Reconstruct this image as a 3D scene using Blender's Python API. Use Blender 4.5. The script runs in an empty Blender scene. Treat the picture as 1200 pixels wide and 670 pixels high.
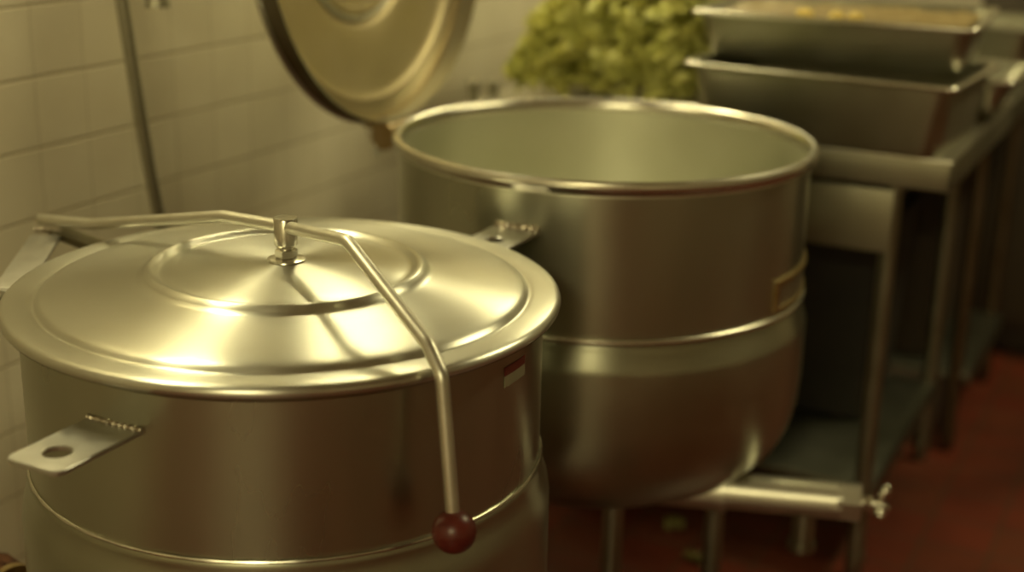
import bpy, bmesh, math, random
from mathutils import Vector, Matrix, noise
random.seed(7)
PI = math.pi
COL = bpy.context.scene.collection

# ------------------------------------------------------------------ materials
def new_mat(name):
    m = bpy.data.materials.new(name); m.use_nodes = True
    nt = m.node_tree
    return m, nt, nt.nodes['Principled BSDF']

def noise_ramp(nt, scale, c0, c1, p0=.35, p1=.65, detail=4, coord='Object', stretch=(1, 1, 1)):
    tc = nt.nodes.new('ShaderNodeTexCoord'); mp = nt.nodes.new('ShaderNodeMapping')
    mp.inputs['Scale'].default_value = stretch
    nz = nt.nodes.new('ShaderNodeTexNoise'); nz.inputs['Scale'].default_value = scale
    nz.inputs['Detail'].default_value = detail
    rp = nt.nodes.new('ShaderNodeValToRGB')
    rp.color_ramp.elements[0].position = p0; rp.color_ramp.elements[1].position = p1
    rp.color_ramp.elements[0].color = (*c0, 1); rp.color_ramp.elements[1].color = (*c1, 1)
    nt.links.new(tc.outputs[coord], mp.inputs['Vector'])
    nt.links.new(mp.outputs['Vector'], nz.inputs['Vector'])
    nt.links.new(nz.outputs['Fac'], rp.inputs['Fac'])
    return nz, rp

def steel(name, base=(.60, .585, .54), rough=.3, aniso=0., var=.06, rvar=.08, scale=9, stretch=(1, 1, 1), axis='Z', rot=0.):
    m, nt, p = new_mat(name)
    p.inputs['Metallic'].default_value = 1
    d = [max(0, c - var) for c in base]; u = [min(1, c + var * .6) for c in base]
    nz, rp = noise_ramp(nt, scale, d, u, .22, .78, stretch=stretch)
    nt.links.new(rp.outputs['Color'], p.inputs['Base Color'])
    mr = nt.nodes.new('ShaderNodeMapRange')
    mr.inputs['To Min'].default_value = rough - rvar; mr.inputs['To Max'].default_value = rough + rvar
    nt.links.new(nz.outputs['Fac'], mr.inputs['Value'])
    nt.links.new(mr.outputs['Result'], p.inputs['Roughness'])
    if aniso:
        p.inputs['Anisotropic'].default_value = aniso
        p.inputs['Anisotropic Rotation'].default_value = rot
        tg = nt.nodes.new('ShaderNodeTangent'); tg.direction_type = 'RADIAL'; tg.axis = axis
        nt.links.new(tg.outputs['Tangent'], p.inputs['Tangent'])
    return m

def plain(name, c0, c1=None, rough=.5, metal=0., scale=20, bump=0.):
    m, nt, p = new_mat(name)
    c1 = c1 or [min(1, c * 1.25) for c in c0]
    nz, rp = noise_ramp(nt, scale, c0, c1)
    nt.links.new(rp.outputs['Color'], p.inputs['Base Color'])
    p.inputs['Roughness'].default_value = rough; p.inputs['Metallic'].default_value = metal
    if bump:
        b = nt.nodes.new('ShaderNodeBump'); b.inputs['Strength'].default_value = bump; b.inputs['Distance'].default_value = .004
        nt.links.new(nz.outputs['Fac'], b.inputs['Height']); nt.links.new(b.outputs['Normal'], p.inputs['Normal'])
    return m

def tile_mat(name, axes, size, origin, c1, c2, grout, mortar, rough, dirt=.12, bump=.5):
    m, nt, p = new_mat(name)
    tc = nt.nodes.new('ShaderNodeTexCoord'); sx = nt.nodes.new('ShaderNodeSeparateXYZ'); cx = nt.nodes.new('ShaderNodeCombineXYZ')
    nt.links.new(tc.outputs['Object'], sx.inputs[0])
    for k in (0, 1):
        a = nt.nodes.new('ShaderNodeMath'); a.operation = 'SUBTRACT'; a.inputs[1].default_value = origin[k]
        nt.links.new(sx.outputs[axes[k]], a.inputs[0]); nt.links.new(a.outputs[0], cx.inputs[k])
    br = nt.nodes.new('ShaderNodeTexBrick'); br.offset = 0; br.squash = 1
    br.inputs['Scale'].default_value = 1
    br.inputs['Brick Width'].default_value = size[0]; br.inputs['Row Height'].default_value = size[1]
    br.inputs['Mortar Size'].default_value = mortar; br.inputs['Mortar Smooth'].default_value = .4
    br.inputs['Bias'].default_value = -.3
    br.inputs['Color1'].default_value = (*c1, 1); br.inputs['Color2'].default_value = (*c2, 1); br.inputs['Mortar'].default_value = (*grout, 1)
    nt.links.new(cx.outputs[0], br.inputs['Vector'])
    nz, rp = noise_ramp(nt, 2.2, (1 - dirt,) * 3, (1, 1, 1))
    mx = nt.nodes.new('ShaderNodeMixRGB'); mx.blend_type = 'MULTIPLY'; mx.inputs[0].default_value = 1
    nt.links.new(br.outputs['Color'], mx.inputs[1]); nt.links.new(rp.outputs['Color'], mx.inputs[2])
    nt.links.new(mx.outputs[0], p.inputs['Base Color'])
    p.inputs['Roughness'].default_value = rough
    b = nt.nodes.new('ShaderNodeBump'); b.invert = True; b.inputs['Strength'].default_value = bump; b.inputs['Distance'].default_value = .002
    nt.links.new(br.outputs['Fac'], b.inputs['Height']); nt.links.new(b.outputs['Normal'], p.inputs['Normal'])
    return m

M = {}
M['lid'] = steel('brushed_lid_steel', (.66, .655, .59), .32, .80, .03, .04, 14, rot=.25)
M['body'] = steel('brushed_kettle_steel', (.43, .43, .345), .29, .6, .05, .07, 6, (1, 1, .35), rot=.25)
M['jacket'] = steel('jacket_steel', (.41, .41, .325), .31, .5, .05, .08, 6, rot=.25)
M['lip'] = steel('dark_lip_steel', (.16, .14, .09), .5, 0, .05, .06, 12)  # dark base puts the shade of the lid skirt's outer face into the colour
M['under'] = steel('lid_underside_steel', (.64, .55, .36), .50, 0, .05, .06, 8)
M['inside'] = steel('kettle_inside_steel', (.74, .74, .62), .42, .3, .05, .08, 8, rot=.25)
M['bar'] = steel('bar_steel', (.68, .66, .58), .40, 0, .05, .06, 30)
M['chrome'] = steel('polished_steel', (.70, .68, .60), .24, 0, .04, .05, 20)
M['tab'] = steel('plate_steel', (.60, .59, .56), .38, 0, .06, .08, 40)
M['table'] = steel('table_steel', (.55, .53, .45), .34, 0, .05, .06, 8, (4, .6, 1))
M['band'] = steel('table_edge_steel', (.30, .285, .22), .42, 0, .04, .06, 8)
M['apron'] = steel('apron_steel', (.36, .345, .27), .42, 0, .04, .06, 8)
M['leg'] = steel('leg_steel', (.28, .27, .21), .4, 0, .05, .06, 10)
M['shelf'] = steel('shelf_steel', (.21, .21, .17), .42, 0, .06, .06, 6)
M['pan'] = steel('pan_steel', (.38, .37, .29), .42, 0, .07, .07, 9)
M['hingeb'] = steel('stained_hinge_steel', (.38, .29, .17), .42, 0, .08, .06, 40)
M['weld'] = steel('weld_bead_steel', (.55, .50, .42), .35, 0, .15, .1, 160)
M['dark'] = plain('dark_rubber', (.012, .011, .010), rough=.5)
M['hose'] = steel('dull_hose_metal', (.36, .34, .26), .5, 0, .03, .06, 60)
M['ball'] = plain('dark_red_plastic', (.085, .011, .008), (.11, .015, .010), rough=.36, scale=60)
M['red_label'] = plain('red_label', (.09, .010, .006), rough=.5)
M['cream_label'] = plain('cream_label', (.20, .18, .12), rough=.5)
M['rust'] = plain('rusty_iron', (.05, .018, .008), (.16, .06, .025), rough=.6, metal=.6, scale=70, bump=.6)
M['brass'] = steel('worn_brass', (.5, .38, .2), .35, 0, .1, .08, 60)
M['cabinet'] = plain('dark_cabinet_enamel', (.035, .024, .014), (.05, .034, .02), rough=.5, scale=4)
M['food'] = plain('braised_food', (.19, .13, .05), (.33, .25, .11), rough=.5, scale=45, bump=.8)
M['food_bit'] = plain('yellow_vegetable', (.6, .42, .08), (.75, .58, .18), rough=.5)
M['scrap'] = plain('wilted_leaf', (.14, .12, .03), (.22, .19, .05), rough=.6)
# leaf greens
m, nt, p = new_mat('leaf_green')
nz, rp = noise_ramp(nt, 14, (.46, .47, .12), (.76, .74, .26), .3, .7)
nt.links.new(rp.outputs['Color'], p.inputs['Base Color']); p.inputs['Roughness'].default_value = .45
tr = nt.nodes.new('ShaderNodeBsdfTranslucent'); nt.links.new(rp.outputs['Color'], tr.inputs['Color'])
mxs = nt.nodes.new('ShaderNodeMixShader'); mxs.inputs[0].default_value = .3
out = nt.nodes['Material Output']
nt.links.new(p.outputs[0], mxs.inputs[1]); nt.links.new(tr.outputs[0], mxs.inputs[2]); nt.links.new(mxs.outputs[0], out.inputs[0])
M['leaf'] = m
def wall_tile(name, ax, origin):
    """square glazed tiles: bed joints read darker than the upright ones"""
    m, nt, p = new_mat(name); N = nt.nodes; K = nt.links
    tc = N.new('ShaderNodeTexCoord'); sx = N.new('ShaderNodeSeparateXYZ'); K.new(tc.outputs['Object'], sx.inputs[0])
    def mth(op, a, b=None, cl=False):
        n = N.new('ShaderNodeMath'); n.operation = op; n.use_clamp = cl
        for k, q in enumerate((a, b)):
            if q is None: continue
            if isinstance(q, (int, float)): n.inputs[k].default_value = q
            else: K.new(q, n.inputs[k])
        return n.outputs[0]
    masks = []; ids = []
    for c, o, sz, w in ((sx.outputs[ax], origin[0], .118, .0022), (sx.outputs[2], origin[1], .1215, .0026)):
        t = mth('DIVIDE', mth('SUBTRACT', c, o), sz); ids.append(mth('FLOOR', t))
        d = mth('MULTIPLY', mth('SUBTRACT', .5, mth('ABSOLUTE', mth('SUBTRACT', mth('FRACT', t), .5))), sz)
        masks.append(mth('SUBTRACT', 1, mth('DIVIDE', mth('SUBTRACT', d, w * .4), w), True))
    cx = N.new('ShaderNodeCombineXYZ'); K.new(ids[0], cx.inputs[0]); K.new(ids[1], cx.inputs[1])
    wn = N.new('ShaderNodeTexWhiteNoise'); wn.noise_dimensions = '2D'; K.new(cx.outputs[0], wn.inputs['Vector'])
    r1 = N.new('ShaderNodeValToRGB'); r1.color_ramp.elements[0].color = (.65, .59, .465, 1); r1.color_ramp.elements[1].color = (.70, .64, .51, 1); K.new(wn.outputs['Value'], r1.inputs[0])
    nz, r2 = noise_ramp(nt, 3.0, (.86, .84, .80), (1, 1, 1))
    mx = N.new('ShaderNodeMixRGB'); mx.blend_type = 'MULTIPLY'; mx.inputs[0].default_value = 1; K.new(r1.outputs[0], mx.inputs[1]); K.new(r2.outputs[0], mx.inputs[2])
    a = N.new('ShaderNodeMixRGB'); K.new(mth('MULTIPLY', masks[0], .42), a.inputs[0]); K.new(mx.outputs[0], a.inputs[1]); a.inputs[2].default_value = (.40, .34, .24, 1)
    b = N.new('ShaderNodeMixRGB'); K.new(mth('MULTIPLY', masks[1], .8), b.inputs[0]); K.new(a.outputs[0], b.inputs[1]); b.inputs[2].default_value = (.36, .30, .20, 1)
    K.new(b.outputs[0], p.inputs['Base Color']); p.inputs['Roughness'].default_value = .32
    bp = N.new('ShaderNodeBump'); bp.invert = True; bp.inputs['Strength'].default_value = .5; bp.inputs['Distance'].default_value = .002
    K.new(mth('MAXIMUM', mth('MULTIPLY', masks[0], .6), masks[1]), bp.inputs['Height']); K.new(bp.outputs[0], p.inputs['Normal'])
    return m
M['wall_l'] = wall_tile('cream_wall_tile', 1, (1.755, .996))
M['wall_b'] = wall_tile('cream_wall_tile_back', 0, (0, .996))
M['wall_d'] = plain('dim_painted_wall', (.55, .51, .42), (.6, .55, .46), rough=.7, scale=2)
M['ceil'] = plain('ceiling_paint', (.55, .52, .45), (.6, .57, .5), rough=.8, scale=2)
M['floor'] = tile_mat('red_quarry_tile', (0, 1), (.152, .152), (0, 0), (.16, .030, .014), (.13, .038, .017), (.09, .042, .021), .004, .42, dirt=.5, bump=.6)

# ------------------------------------------------------------------ mesh helpers
def finish(name, bm, mat, parent=None, loc=None, rot=None, angle=40, smooth=True):
    bmesh.ops.recalc_face_normals(bm, faces=bm.faces[:])
    me = bpy.data.meshes.new(name); bm.to_mesh(me); bm.free()
    for mm in (mat if isinstance(mat, (list, tuple)) else [mat]): me.materials.append(mm)
    if smooth:
        for pl in me.polygons: pl.use_smooth = True
        me.set_sharp_from_angle(angle=math.radians(angle))
    o = bpy.data.objects.new(name, me); COL.objects.link(o)
    if parent: o.parent = parent
    if loc: o.location = loc
    if rot is not None: o.rotation_euler = rot
    return o

def lathe(bm, prof, seg=128, a0=0., a1=2 * PI, closed_prof=False):
    full = abs(a1 - a0 - 2 * PI) < 1e-6
    n = seg if full else seg + 1
    rings = []
    for r, z in prof:
        if r < 1e-7:
            rings.append([bm.verts.new((0, 0, z))])
        else:
            rings.append([bm.verts.new((r * math.cos(a0 + (a1 - a0) * i / seg), r * math.sin(a0 + (a1 - a0) * i / seg), z)) for i in range(n)])
    pairs = list(zip(rings, rings[1:])) + ([(rings[-1], rings[0])] if closed_prof else [])
    for A, B in pairs:
        for i in range(seg):
            j = (i + 1) % n
            if len(A) == 1 and len(B) == 1: continue
            if len(A) == 1: bm.faces.new((A[0], B[i], B[j]))
            elif len(B) == 1: bm.faces.new((A[i], A[j], B[0]))
            else: bm.faces.new((A[i], A[j], B[j], B[i]))
    return rings

def rounded_path(pts, rad, n=6):
    P = [Vector(p) for p in pts]; out = [P[0]]
    for a, b, c in zip(P, P[1:], P[2:]):
        u = (a - b); v = (c - b)
        t = min(rad, u.length * .45, v.length * .45)
        s = b + u.normalized() * t; e = b + v.normalized() * t
        for k in range(n + 1):
            f = k / n
            out.append(s.lerp(b, f).lerp(b.lerp(e, f), f))
    out.append(P[-1]); return out

def tube(bm, path, r, seg=16, caps=True, rfun=None):
    path = [Vector(p) for p in path]
    t0 = (path[1] - path[0]).normalized()
    nrm = t0.orthogonal().normalized(); rings = []
    for i, p in enumerate(path):
        if i == 0: t = t0
        elif i == len(path) - 1: t = (path[-1] - path[-2]).normalized()
        else: t = ((path[i + 1] - p).normalized() + (p - path[i - 1]).normalized()).normalized()
        nrm = (nrm - t * nrm.dot(t)).normalized(); b = t.cross(nrm)
        rr = rfun(i) if rfun else r
        rings.append([bm.verts.new(p + (nrm * math.cos(2 * PI * k / seg) + b * math.sin(2 * PI * k / seg)) * rr) for k in range(seg)])
    for A, B in zip(rings, rings[1:]):
        for k in range(seg):
            j = (k + 1) % seg; bm.faces.new((A[k], A[j], B[j], B[k]))
    if caps:
        bm.faces.new(rings[0][::-1]); bm.faces.new(rings[-1])

def box(bm, c, s, bev=0., rot=None, segs=2):
    g = bmesh.ops.create_cube(bm, size=1)
    vs = g['verts']
    for v in vs: v.co = Vector((v.co.x * s[0], v.co.y * s[1], v.co.z * s[2]))
    if bev:
        es = list({e for v in vs for e in v.link_edges})
        r = bmesh.ops.bevel(bm, geom=es, offset=bev, segments=segs, affect='EDGES', profile=.6)
        vs = list(set(r['verts']) | {v for v in vs if v.is_valid})
        # gather the connected piece
        seen = set(vs); st = list(vs)
        while st:
            v = st.pop()
            for e in v.link_edges:
                w = e.other_vert(v)
                if w not in seen: seen.add(w); st.append(w)
        vs = list(seen)
    for v in vs:
        co = v.co
        if rot is not None: co = rot @ co
        v.co = co + Vector(c)
    return vs

def hexnut(bm, p0, axis, r, h, bev=.0015, sides=6):
    axis = Vector(axis).normalized(); n = axis.orthogonal().normalized(); b = axis.cross(n)
    prof = [(r - bev * 1.2, 0), (r, bev), (r, h - bev), (r - bev * 1.2, h)]
    rings = [[bm.verts.new(Vector(p0) + axis * z + (n * math.cos(2 * PI * k / sides) + b * math.sin(2 * PI * k / sides)) * rr) for k in range(sides)] for rr, z in prof]
    for A, B in zip(rings, rings[1:]):
        for k in range(sides):
            j = (k + 1) % sides; bm.faces.new((A[k], A[j], B[j], B[k]))
    bm.faces.new(rings[0][::-1]); bm.faces.new(rings[-1])

def tag(o, label, cat, group=None, kind=None):
    o['label'] = label; o['category'] = cat
    if group: o['group'] = group
    if kind: o['kind'] = kind
    return o

def thing(name, label, cat, loc, rotz=0., group=None):
    o = bpy.data.objects.new(name, None); COL.objects.link(o)
    o.location = loc; o.rotation_euler = (0, 0, rotz); o.empty_display_size = .1
    return tag(o, label, cat, group)

def struct(name, bm, mat, label=None):
    o = finish(name, bm, mat, smooth=False)
    o['kind'] = 'structure'
    if label: o['label'] = label
    return o

# ------------------------------------------------------------------ room shell
WX, X1, Y0, Y1, ZC = -1.80, 3.6, -3.2, 5.7, 2.85
bm = bmesh.new(); box(bm, ((WX + X1) / 2, (Y0 + Y1) / 2, -.05), (X1 - WX + .4, Y1 - Y0 + .4, .1)); struct('floor', bm, M['floor'])
bm = bmesh.new(); box(bm, ((WX + X1) / 2, (Y0 + Y1) / 2, ZC + .05), (X1 - WX + .4, Y1 - Y0 + .4, .1)); struct('ceiling', bm, M['ceil'])
bm = bmesh.new(); box(bm, (WX - .05, (Y0 + Y1) / 2, ZC / 2), (.1, Y1 - Y0, ZC)); struct('wall_left', bm, M['wall_l'])
bm = bmesh.new(); box(bm, ((WX + X1) / 2, Y1 + .05, ZC / 2), (X1 - WX, .1, ZC)); struct('wall_back', bm, M['wall_b'])
bm = bmesh.new(); box(bm, (X1 + .05, (Y0 + Y1) / 2, ZC / 2), (.1, Y1 - Y0, ZC)); struct('wall_right', bm, M['wall_d'])
bm = bmesh.new(); box(bm, ((WX + X1) / 2, Y0 - .05, ZC / 2), (X1 - WX, .1, ZC)); struct('wall_front', bm, M['wall_d'])

# ------------------------------------------------------------------ lids
def lid_profile(R, skirt=.001):
    k = R / .36
    top = [(0, .0415), (.04 * k, .0413), (.09 * k, .0395), (.14 * k, .036), (.156 * k, .0338),
           (.1605 * k, .0322), (.165 * k, .0335), (.169 * k, .0375), (.174 * k, .0395), (.179 * k, .0380), (.183 * k, .0335), (.1875 * k, .0297), (.193 * k, .0282),
           (.22 * k, .0246), (.26 * k, .0196), (.285 * k, .0161), (.300 * k, .0136), (.3075 * k, .0119), (.3125 * k, .0094), (.3153 * k, .0062), (.3175 * k, .0047), (.3200 * k, .0045), (.3230 * k, .0052),
           (.326 * k, .0056), (.340 * k, .0056), (.351 * k, .0056), (.3555 * k, .0046), (.3588 * k, .0018), (.36 * k, -.002), (.3592 * k, -.0060), (.3565 * k, -.0085)]
    th = .0025
    sk = skirt
    under = [(.3565 * k, -.0085 - sk), (.3535 * k, -.0085 - sk), (.3535 * k, -.004), (.351 * k, .0028)] + [(r, z - th) for r, z in top[-7::-1] if r > 0] + [(0, .0415 - th)]
    return top + under, len(top)

def make_lid(parent, R, skirt=.001):
    bm = bmesh.new(); pr, nt_ = lid_profile(R, skirt); lathe(bm, pr, 160)
    bm.faces.ensure_lookup_table()
    for f in bm.faces[(nt_ + 2) * 160:]: f.material_index = 1
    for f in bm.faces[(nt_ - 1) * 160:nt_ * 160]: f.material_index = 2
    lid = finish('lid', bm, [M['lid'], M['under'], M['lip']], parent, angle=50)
    # centre stem: washer, nut, neck and slotted cylinder gripping the bar
    bm = bmesh.new()
    lathe(bm, [(0, .043), (.0245, .0415), (.0255, .0425), (.025, .0440), (.019, .0455), (0, .0455)], 40)
    w = finish('washer', bm, M['chrome'], lid)
    bm = bmesh.new(); hexnut(bm, (0, 0, .0455), (0, 0, 1), .0150, .0115)
    lathe(bm, [(0, .056), (.0085, .056), (.008, .064), (0, .064)], 24)
    finish('lock_nut', bm, M['chrome'], lid, smooth=False)
    bm = bmesh.new()
    lathe(bm, [(0, .060), (.0125, .060), (.0155, .0635), (.0155, .0975), (.0145, .099), (0, .0993)], 40)
    finish('knob_stem', bm, M['chrome'], lid)
    return lid

def rz(az, r, z): return Vector((r * math.cos(math.radians(az)), r * math.sin(math.radians(az)), z))

# ================================================================== front kettle
K1 = Vector((-1.0521, 1.4362, 0)); ZR1 = .95
k1 = thing('steam_kettle', 'front stainless steam kettle, closed domed lid with red ball handle', 'kettle', K1)
bm = bmesh.new()
lathe(bm, [(.3375, .727), (.3375, .900), (.3375, .930), (.341, .934), (.3435, .940), (.341, .9465), (.335, .948), (.331, .945), (.330, .93), (.330, .55),
           (.30, .42), (.22, .34), (.10, .30), (0, .29)], 160)
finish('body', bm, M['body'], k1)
bm = bmesh.new()
lathe(bm, [(.3370, .7345), (.3405, .7335), (.3420, .7300), (.3418, .7255), (.3425, .716), (.3455, .704), (.3500, .690), (.3525, .672), (.3530, .64), (.3530, .50), (.348, .44), (.325, .36),
           (.28, .295), (.20, .245), (.10, .222), (0, .215)], 160)
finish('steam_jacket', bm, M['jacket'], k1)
bm = bmesh.new()
pth = [rz(a, .3388, .7355) for a in [i * 3 for i in range(121)]]
tube(bm, pth, .0028, 8, caps=False, rfun=lambda i: .0026 + .0006 * math.sin(i * 2.1))
finish('seam_bead', bm, M['chrome'], k1)
for a in (-60, 30, 120, 210):
    p = rz(a, .24, 0); bm = bmesh.new()
    tube(bm, [(p.x, p.y, .30), (p.x, p.y, .03)], .022, 20); finish('leg', bm, M['leg'], k1)
    bm = bmesh.new(); lathe(bm, [(0, 0), (.032, 0), (.034, .006), (.026, .03), (0, .032)], 24)
    f = finish('leg_foot', bm, M['leg'], k1); f.location = (p.x, p.y, 0)

# lifting tab with a hole
def make_tab(parent, cx, y0, y1, z, w):
    """flat plate running along -y from y0 to y1 with a round hole and rounded outer corners"""
    bm = bmesh.new(); th = .006; hw = w / 2; rc = .012
    hc = (0, y1 + .040); hr = .0155; N = 48
    outl = [(-hw, y0), (hw, y0)]
    outl = []
    def arc(c, a0, a1, n=6): return [(c[0] + rc * math.cos(a0 + (a1 - a0) * i / n), c[1] + rc * math.sin(a0 + (a1 - a0) * i / n)) for i in range(n + 1)]
    def support(a):   # outline point along direction a from hole centre
        dx, dy = math.cos(a), math.sin(a); best = 9
        for (A, B) in segs:
            ex, ey = B[0] - A[0], B[1] - A[1]; den = dx * ey - dy * ex
            if abs(den) < 1e-9: continue
            qx, qy = A[0] - hc[0], A[1] - hc[1]
            t = (qx * ey - qy * ex) / den; s = (qx * dy - qy * dx) / den
            if t > 0 and -1e-6 <= s <= 1 + 1e-6: best = min(best, t)
        return (hc[0] + dx * best, hc[1] + dy * best)
    poly = [(hw, y0)] + [(-hw, y0)] + arc((-hw + rc, y1 + rc), PI, 1.5 * PI) + arc((hw - rc, y1 + rc), 1.5 * PI, 2 * PI)
    segs = list(zip(poly, poly[1:] + poly[:1]))
    angs = sorted(set([2 * PI * i / N for i in range(N)] + [math.atan2(q[1] - hc[1], q[0] - hc[0]) % (2 * PI) for q in poly]))
    inn, outp = [], []
    for a in angs:
        inn.append((hc[0] + hr * math.cos(a), hc[1] + hr * math.sin(a))); outp.append(support(a))
    n = len(angs); e = .0012
    def ring(pts, zz, shrink=0., toward=None):
        r = []
        for x, y in pts:
            if shrink:
                dx, dy = x - hc[0], y - hc[1]; L = math.hypot(dx, dy); x += dx / L * shrink; y += dy / L * shrink
            r.append(bm.verts.new((x + cx, y, z + zz)))
        return r
    R_ = [ring(inn, -th / 2 + e), ring(inn, -th / 2, e), ring(outp, -th / 2, -e), ring(outp, -th / 2 + e), ring(outp, th / 2 - e), ring(outp, th / 2, -e), ring(inn, th / 2, e), ring(inn, th / 2 - e)]
    for A, B in zip(R_, R_[1:] + R_[:1]):
        for i in range(n):
            j = (i + 1) % n; bm.faces.new((A[i], A[j], B[j], B[i]))
    return finish('lifting_tab', bm, M['tab'], parent, angle=30)

def weld(parent, pts, r=.003, seed=1):
    rnd = random.Random(seed); bm = bmesh.new(); n = 46
    P = [Vector(pts[0]).lerp(Vector(pts[1]), i / n) for i in range(n + 1)]
    tube(bm, P, r, 8, rfun=lambda i: r * (.75 + .45 * abs(math.sin(i * 1.3)) + rnd.uniform(-.15, .15)))
    return finish('weld_bead', bm, M['weld'], parent)

t1 = make_tab(k1, .004, -.325, -.464, .883, .078)
weld(t1, [(-.036, -.3375, .887), (.044, -.3375, .887)])

# sticker: red band over cream
bm = bmesh.new()
def patch(bm, r, a0, a1, z0, z1, mi, n=10, th=.0008):
    g = []
    for rr in (r, r + th):
        g.append([[bm.verts.new(rz(a0 + (a1 - a0) * i / n, rr, z)) for i in range(n + 1)] for z in (z0, z1)])
    fs = []
    for i in range(n):
        fs += [bm.faces.new((g[1][0][i], g[1][0][i + 1], g[1][1][i + 1], g[1][1][i])), bm.faces.new((g[0][0][i], g[0][1][i], g[0][1][i + 1], g[0][0][i + 1])),
               bm.faces.new((g[0][0][i], g[0][0][i + 1], g[1][0][i + 1], g[1][0][i])), bm.faces.new((g[0][1][i], g[1][1][i], g[1][1][i + 1], g[0][1][i + 1]))]
    for i in (0, n):
        fs.append(bm.faces.new((g[0][0][i], g[1][0][i], g[1][1][i], g[0][1][i])))
    for f in fs: f.material_index = mi
patch(bm, .3378, -4.6, 4.5, .8895, .904, 1); patch(bm, .3378, -4.6, 4.5, .904, .9155, 0)
s = finish('sticker', bm, [M['red_label'], M['cream_label']], k1, angle=30); s['label'] = 'small sticker, red above cream'

# lid
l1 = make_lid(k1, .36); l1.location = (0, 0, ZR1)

# the bent bar handle, in the lid's own frame (origin lid centre at flange height)
BAR = [rz(170, .536, .001), rz(170, .41, .016), rz(170, .118, .080), Vector((0, 0, .0865)), rz(-28, .168, .1085), rz(-28, .352, .034), rz(-28, .381, .006), rz(-28, .407, -.158)]
HI = rz(170, .52, 0)
def make_handle(parent, k=1., start=None):
    bm = bmesh.new()
    P = rounded_path([p * k for p in ([start] if start else BAR[:1]) + BAR[1:]], .007)
    tube(bm, P, .0083, 20)
    h = finish('lid_handle', bm, M['bar'], parent)
    return h
h1 = make_handle(k1); h1.location = (0, 0, ZR1)
bm = bmesh.new(); bmesh.ops.create_uvsphere(bm, u_segments=40, v_segments=24, radius=.0255)
for v in bm.verts:
    if abs(v.co.z + .006) < .002: v.co.x *= .985; v.co.y *= .985
dball = (BAR[-1] - BAR[-2]).normalized()
b1 = finish('ball_grip', bm, M['ball'], h1); b1.location = BAR[-1] + dball * .014
b1.rotation_euler = (-dball).to_track_quat('Z', 'Y').to_euler(); b1['label'] = 'dark red plastic ball at the end of the handle'

# hinge yoke: near plate, far strap, ear on the kettle
def strap(bm, a, b, w, th, up=(0, 0, 1), bev=.001):
    a, b = Vector(a), Vector(b); x = (b - a).normalized(); upv = Vector(up); y = upv.cross(x).normalized(); z = x.cross(y)
    Rm = Matrix((x, y, z)).transposed()
    box(bm, (a + b) / 2, ((b - a).length, w, th), bev, Rm)
W = lambda x, y, z: Vector((x, y, z)) - K1
bm = bmesh.new()
strap(bm, W(-1.545, 1.505, .9355), W(-1.420, 1.312, .9255), .046, .005)
strap(bm, W(-1.420, 1.312, .9265), W(-1.420, 1.312, .895), .03, .030, up=(1, 0, 0))
finish('hinge_plate', bm, M['tab'], k1, angle=30)
weld(k1, [W(-1.575, 1.512, .9405), W(-1.530, 1.522, .9415)], .004, 4)
bm = bmesh.new()
strap(bm, W(-1.548, 1.530, .9365), W(-1.410, 1.500, .9315), .030, .012)
finish('hinge_strap', bm, M['lip'], k1, angle=30)
bm = bmesh.new()
strap(bm, (rz(198, .332, .905)), (rz(198, .405, .905)), .05, .016)
finish('hinge_ear', bm, M['tab'], k1, angle=30)
bm = bmesh.new()
tube(bm, [W(-1.405, 1.345, .915), W(-1.435, 1.28, .915)], .007, 16)
finish('hinge_pin', bm, M['hose'], k1)

# ================================================================== rear kettle
K2 = Vector((-.962, 2.266, 0)); ZR2 = 1.019
k2 = thing('steam_kettle', 'larger rear stainless steam kettle standing open, lid tipped up against the wall', 'kettle', K2)
bm = bmesh.new()
lathe(bm, [(.3625, .745), (.3625, .9), (.3625, 1.004), (.3590, 1.006), (.3560, 1.004),
           (.3560, .99), (.3560, .63), (.335, .53), (.27, .46), (.15, .425), (0, .41)], 160)
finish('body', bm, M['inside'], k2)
bm = bmesh.new()
lathe(bm, [(.3628, 1.0030), (.364, 1.006), (.3690, 1.0075), (.3735, 1.011), (.3755, 1.0175), (.3735, 1.0245), (.3680, 1.028), (.3620, 1.0265), (.3580, 1.021), (.3562, 1.010), (.3562, 1.0030)], 160, closed_prof=True)
finish('rolled_rim', bm, M['chrome'], k2)
bm = bmesh.new(); lathe(bm, [(.3627, .77), (.3634, .77), (.3634, 1.0), (.3627, 1.0)], 160, closed_prof=True)
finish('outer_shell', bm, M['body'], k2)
bm = bmesh.new()
lathe(bm, [(.3620, .7600), (.3640, .7570), (.3650, .7520), (.3680, .7440), (.3715, .7335), (.3750, .7225), (.3765, .7170), (.3770, .7100), (.3770, .61), (.3735, .565), (.364, .525), (.346, .488), (.31, .452), (.26, .424), (.19, .397), (.1, .378), (0, .373)], 160)
finish('steam_jacket', bm, M['jacket'], k2)
bm = bmesh.new()
tube(bm, [rz(i * 3, .3655, .7665) for i in range(121)], .0055, 10, caps=False)
finish('seam_bead', bm, M['chrome'], k2)
for a in (-57, 33, 165):
    p = rz(a, .25, 0); bm = bmesh.new()
    tube(bm, [(p.x, p.y, .45), (p.x, p.y, .03)], .019, 20); finish('leg', bm, M['leg'], k2)
    bm = bmesh.new(); lathe(bm, [(0, 0), (.032, 0), (.034, .006), (.024, .03), (0, .032)], 24)
    f = finish('leg_foot', bm, M['leg'], k2); f.location = (p.x, p.y, 0)
t2 = make_tab(k2, .012, -.352, -.48, .938, .078)
weld(t2, [(-.026, -.3640, .9425), (.050, -.3615, .9425)], .006, 3)
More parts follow.
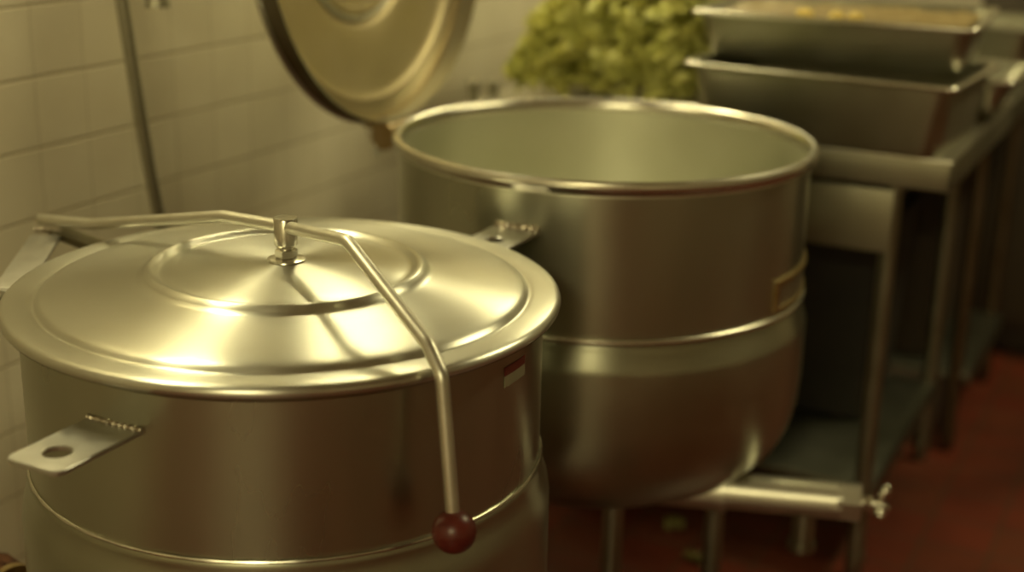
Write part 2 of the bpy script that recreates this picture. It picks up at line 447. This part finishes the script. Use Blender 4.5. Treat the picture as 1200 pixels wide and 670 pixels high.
# name plate: raised frame with a plate inside
bm = bmesh.new()
z0, z1, a0, a1 = .779, .832, -13.5, 27
for (pa, pb, qa, qb) in ((a0, a1, z1 - .007, z1), (a0, a1, z0, z0 + .005), (a0, a0 + 1.4, z0 + .005, z1 - .007), (a1 - 1.4, a1, z0 + .005, z1 - .007)):
    patch(bm, .3630, pa, pb, qa, qb, 0, 14, .006)
np_ = finish('name_plate', bm, M['brass'], k2, angle=30)
bm = bmesh.new(); patch(bm, .3630, a0 + 1.4, a1 - 1.4, z0 + .005, z1 - .007, 0, 14, .002); finish('plate_face', bm, M['pan'], np_, angle=30)

# open lid standing upright: top of lid faces the wall (-x), front edge up
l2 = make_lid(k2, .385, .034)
R2 = Matrix(((0, 0, -1), (0, -1, 0), (-1, 0, 0)))        # columns: images of local x,y,z
# local front (azimuth -10 deg in lid frame) -> +z ; lid up (+z) -> -x
fr = rz(-10, 1, 0); sd = Vector((0, 0, 1)).cross(fr)
tilt = math.radians(4)
Wf = Vector((math.sin(tilt) * -1, .0, math.cos(tilt))); Wu = Vector((-math.cos(tilt), 0, -math.sin(tilt))); Ws = Wu.cross(Wf)
B = Matrix((fr, sd, Vector((0, 0, 1))))                  # rows = local basis
A = Matrix((Wf, Ws, Wu)).transposed()
ROT2 = (A @ B).to_euler()
L2C = Vector((-1.495, 2.328, .985 + .385)) - K2
l2.location = L2C; l2.rotation_euler = ROT2
bm = bmesh.new(); tube(bm, [rz(i * 3, .185, .0335) for i in range(121)], .0065, 12, caps=False)
finish('stiffening_ring', bm, M['bar'], l2)
l2['label'] = 'domed lid tipped up, hollow underside facing the kettle'
h2 = make_handle(k2, 1.07, rz(170, .425, .014)); h2.location = L2C; h2.rotation_euler = ROT2
bm = bmesh.new(); bmesh.ops.create_uvsphere(bm, u_segments=32, v_segments=20, radius=.0265)
b2 = finish('ball_grip', bm, M['ball'], h2); b2.location = BAR[-1] * 1.07 + dball * .014
bm = bmesh.new()
q2 = lambda x, y, z: Vector((x, y, z)) - K2
strap(bm, q2(-1.325, 2.320, .982), q2(-1.440, 2.320, .966), .05, .040, bev=.010)
strap(bm, q2(-1.430, 2.320, .975), q2(-1.500, 2.330, .990), .045, .022, bev=.004)
tube(bm, [q2(-1.437, 2.285, .966), q2(-1.437, 2.355, .966)], .027, 20)
finish('hinge_block', bm, M['hingeb'], k2, angle=30)

# draw-off valve at the bottom, pointing right
V = Vector((-.705, 2.20, .426)) - K2
dx = Vector((1, .25, .03)).normalized()
bm = bmesh.new()
def at(s): return V + dx * s
tube(bm, [at(-.12), at(.03)], .037, 28); tube(bm, [at(.03), at(.235)], .033, 28)
tube(bm, [at(.02), at(.034)], .040, 28)
vv = finish('drain_valve', bm, M['bar'], k2)
bm = bmesh.new(); hexnut(bm, at(.225), dx, .036, .042, .003); finish('packing_nut', bm, M['bar'], vv, smooth=False)
bm = bmesh.new(); tube(bm, [at(.262), at(.285)], .011, 20); hexnut(bm, at(.270), dx, .015, .014); tube(bm, [at(.283), at(.304)], .007, 16)
finish('valve_stem', bm, M['chrome'], vv)
bm = bmesh.new()
lathe_c = at(.298)
for a in (70, 200, 320):
    s_ = Vector((0, math.cos(math.radians(a)), math.sin(math.radians(a))))
    n = 8
    tube(bm, [lathe_c + s_ * (.034 * i / n) + dx * (.010 * (i / n) ** 2) for i in range(n + 1)], .006, 14, rfun=lambda i: [.005, .005, .0055, .007, .0088, .0098, .0098, .008, .003][i])
finish('wing_handle', bm, M['chrome'], vv)
bm = bmesh.new(); c = at(.172)
tube(bm, [c, c + Vector((0, 0, -.085))], .021, 24); tube(bm, [c + Vector((0, 0, -.085)), c + Vector((0, 0, -.10))], .025, 24)
finish('outlet', bm, M['leg'], vv)

# ================================================================== steel table with pans
TX0, TX1, TZ = -1.53, -.437, .95
def make_table(label, y0, y1, leg_x, leg_ys, shelf_x, lm, sm, apron=False):
    ox, oy = (TX0 + TX1) / 2, (y0 + y1) / 2
    tb = thing('prep_table', label, 'table', (ox, oy, 0))
    hx, hy = (TX1 - TX0) / 2, (y1 - y0) / 2
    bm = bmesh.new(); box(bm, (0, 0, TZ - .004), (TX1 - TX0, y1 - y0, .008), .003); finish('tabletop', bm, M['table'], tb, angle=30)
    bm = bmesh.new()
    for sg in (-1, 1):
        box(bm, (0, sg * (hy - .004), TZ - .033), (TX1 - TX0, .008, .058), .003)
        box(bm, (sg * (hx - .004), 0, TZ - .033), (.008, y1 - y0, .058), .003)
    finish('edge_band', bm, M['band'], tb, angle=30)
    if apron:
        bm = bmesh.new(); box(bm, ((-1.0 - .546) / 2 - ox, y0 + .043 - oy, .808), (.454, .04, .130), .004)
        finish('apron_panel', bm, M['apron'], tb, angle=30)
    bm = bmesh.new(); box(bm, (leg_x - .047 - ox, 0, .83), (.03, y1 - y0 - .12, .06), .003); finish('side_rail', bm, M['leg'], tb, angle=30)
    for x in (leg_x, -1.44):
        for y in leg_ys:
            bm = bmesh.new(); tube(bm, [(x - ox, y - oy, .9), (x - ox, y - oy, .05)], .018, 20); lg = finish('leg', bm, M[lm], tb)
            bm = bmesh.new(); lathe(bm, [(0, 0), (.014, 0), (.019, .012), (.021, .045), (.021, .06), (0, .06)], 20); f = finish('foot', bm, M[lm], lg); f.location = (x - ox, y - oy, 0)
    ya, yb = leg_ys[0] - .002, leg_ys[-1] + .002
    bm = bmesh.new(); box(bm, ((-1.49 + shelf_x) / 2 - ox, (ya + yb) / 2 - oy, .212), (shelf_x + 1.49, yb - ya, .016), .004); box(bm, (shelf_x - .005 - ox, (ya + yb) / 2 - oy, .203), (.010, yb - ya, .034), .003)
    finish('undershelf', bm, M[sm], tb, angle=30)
M['leg_far'] = steel('dark_brown_leg_steel', (.16, .12, .08), .45, 0, .04, .06, 10)  # darker and browner than the near table's legs
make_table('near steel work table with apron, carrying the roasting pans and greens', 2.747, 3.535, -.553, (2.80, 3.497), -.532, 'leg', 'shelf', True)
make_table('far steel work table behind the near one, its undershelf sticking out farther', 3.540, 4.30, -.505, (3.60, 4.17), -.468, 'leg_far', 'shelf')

def rrect(cx, cy, sx, sy, r, n=6):
    pts = []
    for (qx, qy, a) in ((sx / 2 - r, sy / 2 - r, 0), (-sx / 2 + r, sy / 2 - r, PI / 2), (-sx / 2 + r, -sy / 2 + r, PI), (sx / 2 - r, -sy / 2 + r, 1.5 * PI)):
        pts += [(cx + qx + r * math.cos(a + PI / 2 * i / n), cy + qy + r * math.sin(a + PI / 2 * i / n)) for i in range(n + 1)]
    return pts

def make_pan(name, label, loc, rotz, sx, sy, h, taper=.03, flange=.018, rim_drop=.010, mat='pan', group=None):
    """food pan: loops of rounded rectangles from the outer lip inward, down, and back under"""
    bm = bmesh.new(); th = .0015
    ix, iy = sx - 2 * flange, sy - 2 * flange
    L = []
    def add(w, d, z, r): L.append([bm.verts.new((x, y, z)) for x, y in rrect(0, 0, w, d, r)])
    q = rim_drop
    add(sx - .0036, sy - .0036, h - q, .018)
    for t_ in (-35, 0, 25, 50, 75):
        cc, ss = math.cos(math.radians(t_)), math.sin(math.radians(t_))
        add(sx - q + q * cc, sy - q + q * cc, h - q / 2 + q / 2 * ss, .020)
    add(sx - 1.6 * q, sy - 1.6 * q, h - .0005, .017)
    add(ix + .008, iy + .008, h - .001, .030); add(ix, iy, h - .004, .034)
    add(ix - taper * .9, iy - taper * .9, .018, .045); add(ix - taper - .008, iy - taper - .008, .006, .045); add(ix - taper - .03, iy - taper - .03, .003, .04)
    fl = bm.faces.new(L[-1])
    U = []
    def addu(w, d, z, r): U.append([bm.verts.new((x, y, z)) for x, y in rrect(0, 0, w, d, r)])
    addu(sx - .0065, sy - .0065, h - rim_drop, .017); addu(sx - .008, sy - .008, h - .005, .017)
    addu(ix + .008, iy + .008, h - .006, .034)
    addu(ix + .003 - taper * .9, iy + .003 - taper * .9, .016, .045); addu(ix - taper - .004, iy - taper - .004, .003, .045); addu(ix - taper - .03, iy - taper - .03, 0, .04)
    n = len(L[0])
    for S in (L, U):
        for A_, B_ in zip(S, S[1:]):
            for i in range(n):
                j = (i + 1) % n; bm.faces.new((A_[i], A_[j], B_[j], B_[i]))
    for i in range(n):
        j = (i + 1) % n; bm.faces.new((L[0][i], L[0][j], U[0][j], U[0][i]))
    bm.faces.new(U[-1][::-1])
    bm.faces.ensure_lookup_table()
    for f in bm.faces[1:1 + 7 * n]: f.material_index = 1
    o = finish(name, bm, [M[mat], M['chrome']], None, loc, (0, 0, rotz), angle=45)
    return tag(o, label, 'pan', group)

make_pan('roasting_pan', 'deep steel roasting pan at the bottom of the stack on the table', (-.705, 2.905, TZ), math.radians(-3), .56, .40, .150, .026, .02)
make_pan('roasting_pan', 'shallower steel roasting pan stacked on top, full of cooked food', (-.722, 2.985, 1.1005), math.radians(3.5), .570, .43, .100, .030, .017)
# cooked food in the upper pan: bumpy sheet
bm = bmesh.new()
nx, ny = 46, 34; gx, gy = .500, .360; grid = []
for i in range(nx + 1):
    row = []
    for j in range(ny + 1):
        x = -gx / 2 + gx * i / nx; y = -gy / 2 + gy * j / ny
        z = .004 * noise.noise(Vector((x * 40, y * 40, 0))) + .005 * noise.noise(Vector((x * 14, y * 14, 3)))
        edge = min(gx / 2 - abs(x), gy / 2 - abs(y))
        row.append(bm.verts.new((x, y, z)))
    grid.append(row)
for i in range(nx):
    for j in range(ny): bm.faces.new((grid[i][j], grid[i + 1][j], grid[i + 1][j + 1], grid[i][j + 1]))
bd = [e for e in bm.edges if e.is_boundary]
r = bmesh.ops.extrude_edge_only(bm, edges=bd)
for v in [g for g in r['geom'] if isinstance(g, bmesh.types.BMVert)]: v.co.z -= .03; v.co.x *= .97; v.co.y *= .97
fd = finish('cooked_food', bm, M['food'], None, (-.722, 2.985, 1.188), (0, 0, math.radians(3.5)), angle=60)
tag(fd, 'brown cooked food filling the upper roasting pan', 'food', kind='stuff')
rnd = random.Random(5)
for i, (fx, fy) in enumerate([(-.058, -.160), (.004, -.163), (.040, -.150)]):
    bm = bmesh.new(); bmesh.ops.create_icosphere(bm, subdivisions=3, radius=.015)
    for v in bm.verts: v.co *= 1 + .25 * noise.noise(v.co * 90 + Vector((i, 0, 0)))
    for v in bm.verts: v.co.z *= .7
    c_, s_ = math.cos(math.radians(3.5)), math.sin(math.radians(3.5))
    o = finish('vegetable_chunk', bm, M['food_bit'], None, (-.722 + fx * c_ - fy * s_, 2.985 + fx * s_ + fy * c_, 1.200), angle=80)
    if i == 0: o.scale = (1.25, 1.2, 1.1)
    tag(o, ('largest and leftmost yellow vegetable chunk by the front rim of the upper pan', 'middle one of three yellow vegetable chunks by the upper pan rim', 'rightmost of three yellow vegetable chunks by the upper pan rim')[i], 'food chunk', 'yellow chunks in the upper pan')

make_pan('food_pan', 'small steel food pan on the table edge, right of the stacked pans', (-.575, 3.35, TZ), 0, .36, .33, .100, .08, .018)
make_pan('food_pan', 'steel food pan farther back on the table, bright front rim at the picture corner', (-.68, 3.93, TZ), 0, .50, .36, .150, .03, .02)
# heap of greens on the table
gx, gy = -1.258, 3.20
bm = bmesh.new(); rnd = random.Random(11)
def leaf(bm, c, u, v, w, L):
    n = u.cross(v).normalized(); nu, nv = 5, 4; g = []
    ph = rnd.uniform(0, 6)
    for i in range(nu + 1):
        f = i / nu; row = []
        wid = w * math.sin(PI * (.12 + .85 * f)) ** .7
        for j in range(nv + 1):
            q = j / nv * 2 - 1
            row.append(bm.verts.new(c + u * (L * (f - .5)) + v * (wid * q) + n * (L * (.25 * math.sin(f * 2.6 + ph) + .12 * q * q + .10 * abs(q) * math.sin(f * 14 + ph + q * 3)))))
        g.append(row)
    for i in range(nu):
        for j in range(nv): bm.faces.new((g[i][j], g[i + 1][j], g[i + 1][j + 1], g[i][j + 1]))
def heap_h(x, y):
    ex = max(0, 1 - (x / .226) ** 14) ** .5; ey = max(0, 1 - (y / .34) ** 6) ** .5
    return ex * ey * (.19 + .17 * min(1, max(0, (x + .24) / .22)) + .03 * noise.noise(Vector((x * 9, y * 9, 0))))
for k in range(2600):
    x, y = rnd.uniform(-.225, .225), rnd.uniform(-.335, .335)
    hh = heap_h(x, y)
    z = hh * rnd.uniform(.02, 1) ** .6
    u = Vector((rnd.gauss(0, 1), rnd.gauss(0, 1), rnd.gauss(0, .6))).normalized(); v = u.orthogonal().normalized()
    v = (Matrix.Rotation(rnd.uniform(0, 6), 3, u) @ v)
    s_ = rnd.uniform(.7, 1.3)
    c_ = Vector((x * .94, y * .94, max(.046, z)))
    leaf(bm, c_, u, v, .016 * s_, .05 * s_)
gr = finish('leafy_greens', bm, M['leaf'], None, (gx, gy, TZ), angle=80)
tag(gr, 'heap of pale yellow-green leafy greens on the near steel table', 'greens', kind='stuff')

# dark storage bins on the undershelf
M['bin'] = plain('black_plastic', (.012, .011, .009), (.02, .017, .013), rough=.6, scale=8)
M['bin2'] = plain('dark_brown_plastic', (.030, .019, .010), (.045, .028, .015), rough=.6, scale=5)
for (xa, xb, ya, yb, hh, mt, lab) in ((-1.40, -.61, 3.10, 3.46, .47, 'bin', 'black plastic storage bin standing on the table undershelf nearest the valve'), (-1.40, -.56, 3.64, 4.13, .55, 'bin2', 'dark brown storage bin farther back, on the undershelf of the far table')):
    t = thing('storage_bin', lab, 'bin', ((xa + xb) / 2, (ya + yb) / 2, .2205))
    L_ = [(xb - xa) - .06, (yb - ya) - .06]
    bm = bmesh.new(); loops = []
    for (d, z) in ((-.02, 0), (0, .01), (.045, hh - .03), (.045, hh)):
        loops.append([bm.verts.new((x, y, z)) for x, y in rrect(0, 0, L_[0] + d, L_[1] + d, .03)])
    n = len(loops[0])
    for A_, B_ in zip(loops, loops[1:]):
        for i in range(n): bm.faces.new((A_[i], A_[(i + 1) % n], B_[(i + 1) % n], B_[i]))
    bm.faces.new(loops[0][::-1]); bm.faces.new(loops[-1]); finish('tub', bm, M[mt], t, angle=30)
    bm = bmesh.new(); loops = []
    for (d, z) in ((.056, hh + .0002), (.06, hh + .004), (.06, hh + .022), (.03, hh + .028)):
        loops.append([bm.verts.new((x, y, z)) for x, y in rrect(0, 0, L_[0] + d, L_[1] + d, .03)])
    for A_, B_ in zip(loops, loops[1:]):
        for i in range(n): bm.faces.new((A_[i], A_[(i + 1) % n], B_[(i + 1) % n], B_[i]))
    bm.faces.new(loops[0][::-1]); bm.faces.new(loops[-1]); finish('lid', bm, M[mt], t, angle=30)

# two small dark capped pipes on the wall side of the table
for (x, y, hgt, lab) in ((-1.516, 2.80, .045, 'left of two short dark pipe stubs rising behind the rear kettle rim'), (-1.508, 2.88, .035, 'right of two short dark pipe stubs rising behind the rear kettle rim')):
    t = thing('pipe_stub', lab, 'pipe', (x, y, .9515), group='pipe stubs behind the kettle')
    bm = bmesh.new(); tube(bm, [(0, 0, 0), (0, 0, hgt - .012)], .011, 16); finish('pipe', bm, M['hose'], t)
    bm = bmesh.new(); hexnut(bm, (0, 0, hgt - .02), (0, 0, 1), .015, .020); finish('cap', bm, M['hose'], t, smooth=False)

# dark cabinet beyond
cb = thing('equipment_cabinet', 'dark metal equipment cabinet beyond the table at the right edge', 'cabinet', (-.10, 4.86, 0))
bm = bmesh.new(); box(bm, (0, 0, .66), (1.15, .9, 1.12), .006); box(bm, (0, .03, .05), (1.09, .8, .1), .003); finish('carcass', bm, M['cabinet'], cb, angle=30)
for sx in (-1, 1):
    bm = bmesh.new(); box(bm, (sx * .285, -.458, .64), (.55, .016, 1.02), .004); d = finish('door', bm, M['cabinet'], cb, angle=30)
    bm = bmesh.new(); tube(bm, rounded_path([(sx * .05, -.462, .80), (sx * .05, -.495, .80), (sx * .05, -.495, .96), (sx * .05, -.462, .96)], .012), .006, 12); finish('handle', bm, M['leg'], d)

# ================================================================== wall tap and hose
tp = thing('wall_tap', 'dark metal wall tap with downturned spout above the front kettle', 'tap', (WX, 1.995, 1.42))
bm = bmesh.new()
tube(bm, rounded_path([(0, 0, 0), (.07, 0, 0), (.10, -.035, -.17)], .03), .013, 18)
finish('spout', bm, M['hose'], tp)
bm = bmesh.new(); tube(bm, [(.0965, -.031, -.150), (.101, -.036, -.1965)], .014, 18, rfun=lambda i: (.016, .022)[i]); finish('nozzle', bm, M['hose'], tp)
bm = bmesh.new(); tube(bm, [(0, 0, 0), (.012, 0, 0)], .032, 24); finish('wall_flange', bm, M['hose'], tp)
bm = bmesh.new(); tube(bm, [(.05, 0, 0), (.05, 0, .05)], .010, 14); tube(bm, [(.05, -.04, .05), (.05, .04, .05)], .008, 14); finish('tap_handle', bm, M['hose'], tp)
bm = bmesh.new()
hp = [(-1.772, 1.88, 1.75), (-1.772, 1.915, 1.45), (-1.76, 1.935, 1.25), (-1.756, 1.953, 1.08), (-1.754, 1.974, .93), (-1.752, 1.998, .80), (-1.75, 2.06, .62), (-1.75, 2.08, .40), (-1.75, 2.085, .12)]
P = rounded_path(hp, .08)
tube(bm, P, .0115, 14)
hs = finish('hanging_hose', bm, M['hose']); tag(hs, 'thin dark hose hanging down the tiled wall at the left', 'hose')

# rusty steam inlet pipe with a union, at the left of the front kettle jacket
ax = Vector((-.96, .28, 0)).normalized()
pc = Vector((-1.44, 1.29, .468)) - K1
bm = bmesh.new()
tube(bm, [pc + ax * -.10, pc + ax * .05], .017, 20); tube(bm, rounded_path([pc + ax * .05, pc + ax * .15, Vector((pc.x + ax.x * .15, pc.y + ax.y * .15, .0))], .04), .017, 20)
pu = finish('steam_inlet', bm, M['rust'], k1); pu['label'] = 'rusty iron steam pipe with a brass-coloured ring'
bm = bmesh.new(); hexnut(bm, pc + ax * .02, ax, .036, .055, .004, 8); finish('union_nut', bm, M['rust'], pu, smooth=False)
bm = bmesh.new(); tube(bm, [pc + ax * .004, pc + ax * .016], .038, 32); finish('union_ring', bm, M['brass'], pu)

# floor scraps
for i, (x, y, lab) in enumerate(((-.975, 2.81, 'yellowish wilted leaf scrap on the red floor behind the kettle legs'), (-.875, 2.69, 'small leaf scrap on the red floor nearer the valve outlet'))):
    bm = bmesh.new(); rnd = random.Random(20 + i)
    for k in range(5):
        u = Vector((rnd.uniform(-1, 1), rnd.uniform(-1, 1), .1)).normalized(); v = Vector((0, 0, 1)).cross(u).normalized()
        leaf(bm, Vector((rnd.uniform(-.015, .015), rnd.uniform(-.012, .012), .014 + .002 * k)), u, v, .012, .035)
    mz = min(v.co.z for v in bm.verts)
    for v in bm.verts: v.co.z -= mz
    o = finish('leaf_scrap', bm, M['scrap'], None, (x, y, .0005), angle=80); tag(o, lab, 'food scrap', 'leaf scraps on the floor')

# ------------------------------------------------------------------ lights
def area(name, loc, sx, sy, power, color, rot=(0, 0, 0)):
    l = bpy.data.lights.new(name, 'AREA'); l.shape = 'RECTANGLE'; l.size = sx; l.size_y = sy; l.energy = power; l.color = color
    o = bpy.data.objects.new(name, l); COL.objects.link(o); o.location = loc; o.rotation_euler = rot; return o
YEL = (.98, .87, .45)
area('hood_light', (-1.62, 1.42, 2.10), .07, .55, 8.5, YEL)
area('hood_light', (-1.62, 2.65, 2.10), .07, .55, 9.5, YEL)
area('hood_light', (-1.45, 3.95, 2.10), .07, .7, 11, YEL)
area('ceiling_fill', (.3, -2.5, 2.80), 1.2, .3, 88, YEL)  # unseen lamp behind the camera, added to brighten the kettle fronts
area('ceiling_fill', (.5, 3.5, 2.80), .3, 1.2, 34, YEL)  # unseen lamp added to lift the floor at right and the greens
w = bpy.data.worlds.new('World'); bpy.context.scene.world = w; w.use_nodes = True
w.node_tree.nodes['Background'].inputs[0].default_value = (.02, .017, .009, 1)

# ------------------------------------------------------------------ camera
F, PITCH, ROLL, YAW = 1645., .3071, .0234, -.4656
cy, sy, cp, sp = math.cos(YAW), math.sin(YAW), math.cos(PITCH), math.sin(PITCH)
fw = Vector((sy * cp, cy * cp, -sp)); rt = Vector((cy, -sy, 0)); up = rt.cross(fw)
c_, s_ = math.cos(ROLL), math.sin(ROLL)
rt, up = c_ * rt + s_ * up, -s_ * rt + c_ * up
cam = bpy.data.cameras.new('camera'); co = bpy.data.objects.new('camera', cam); COL.objects.link(co)
cam.sensor_width = 36; cam.sensor_fit = 'HORIZONTAL'; cam.lens = F / 1200 * 36; cam.clip_start = .02
mw = Matrix((rt, up, -fw)).transposed().to_4x4(); mw.translation = (0, 0, 1.52); co.matrix_world = mw
cam.dof.use_dof = True; cam.dof.focus_distance = 1.74; cam.dof.aperture_fstop = 49.35 / 30
sc = bpy.context.scene; sc.camera = co
vs = sc.view_settings; vs.view_transform = 'Standard'; vs.look = 'None'; vs.gamma = 1; vs.use_curve_mapping = False; vs.exposure = 0
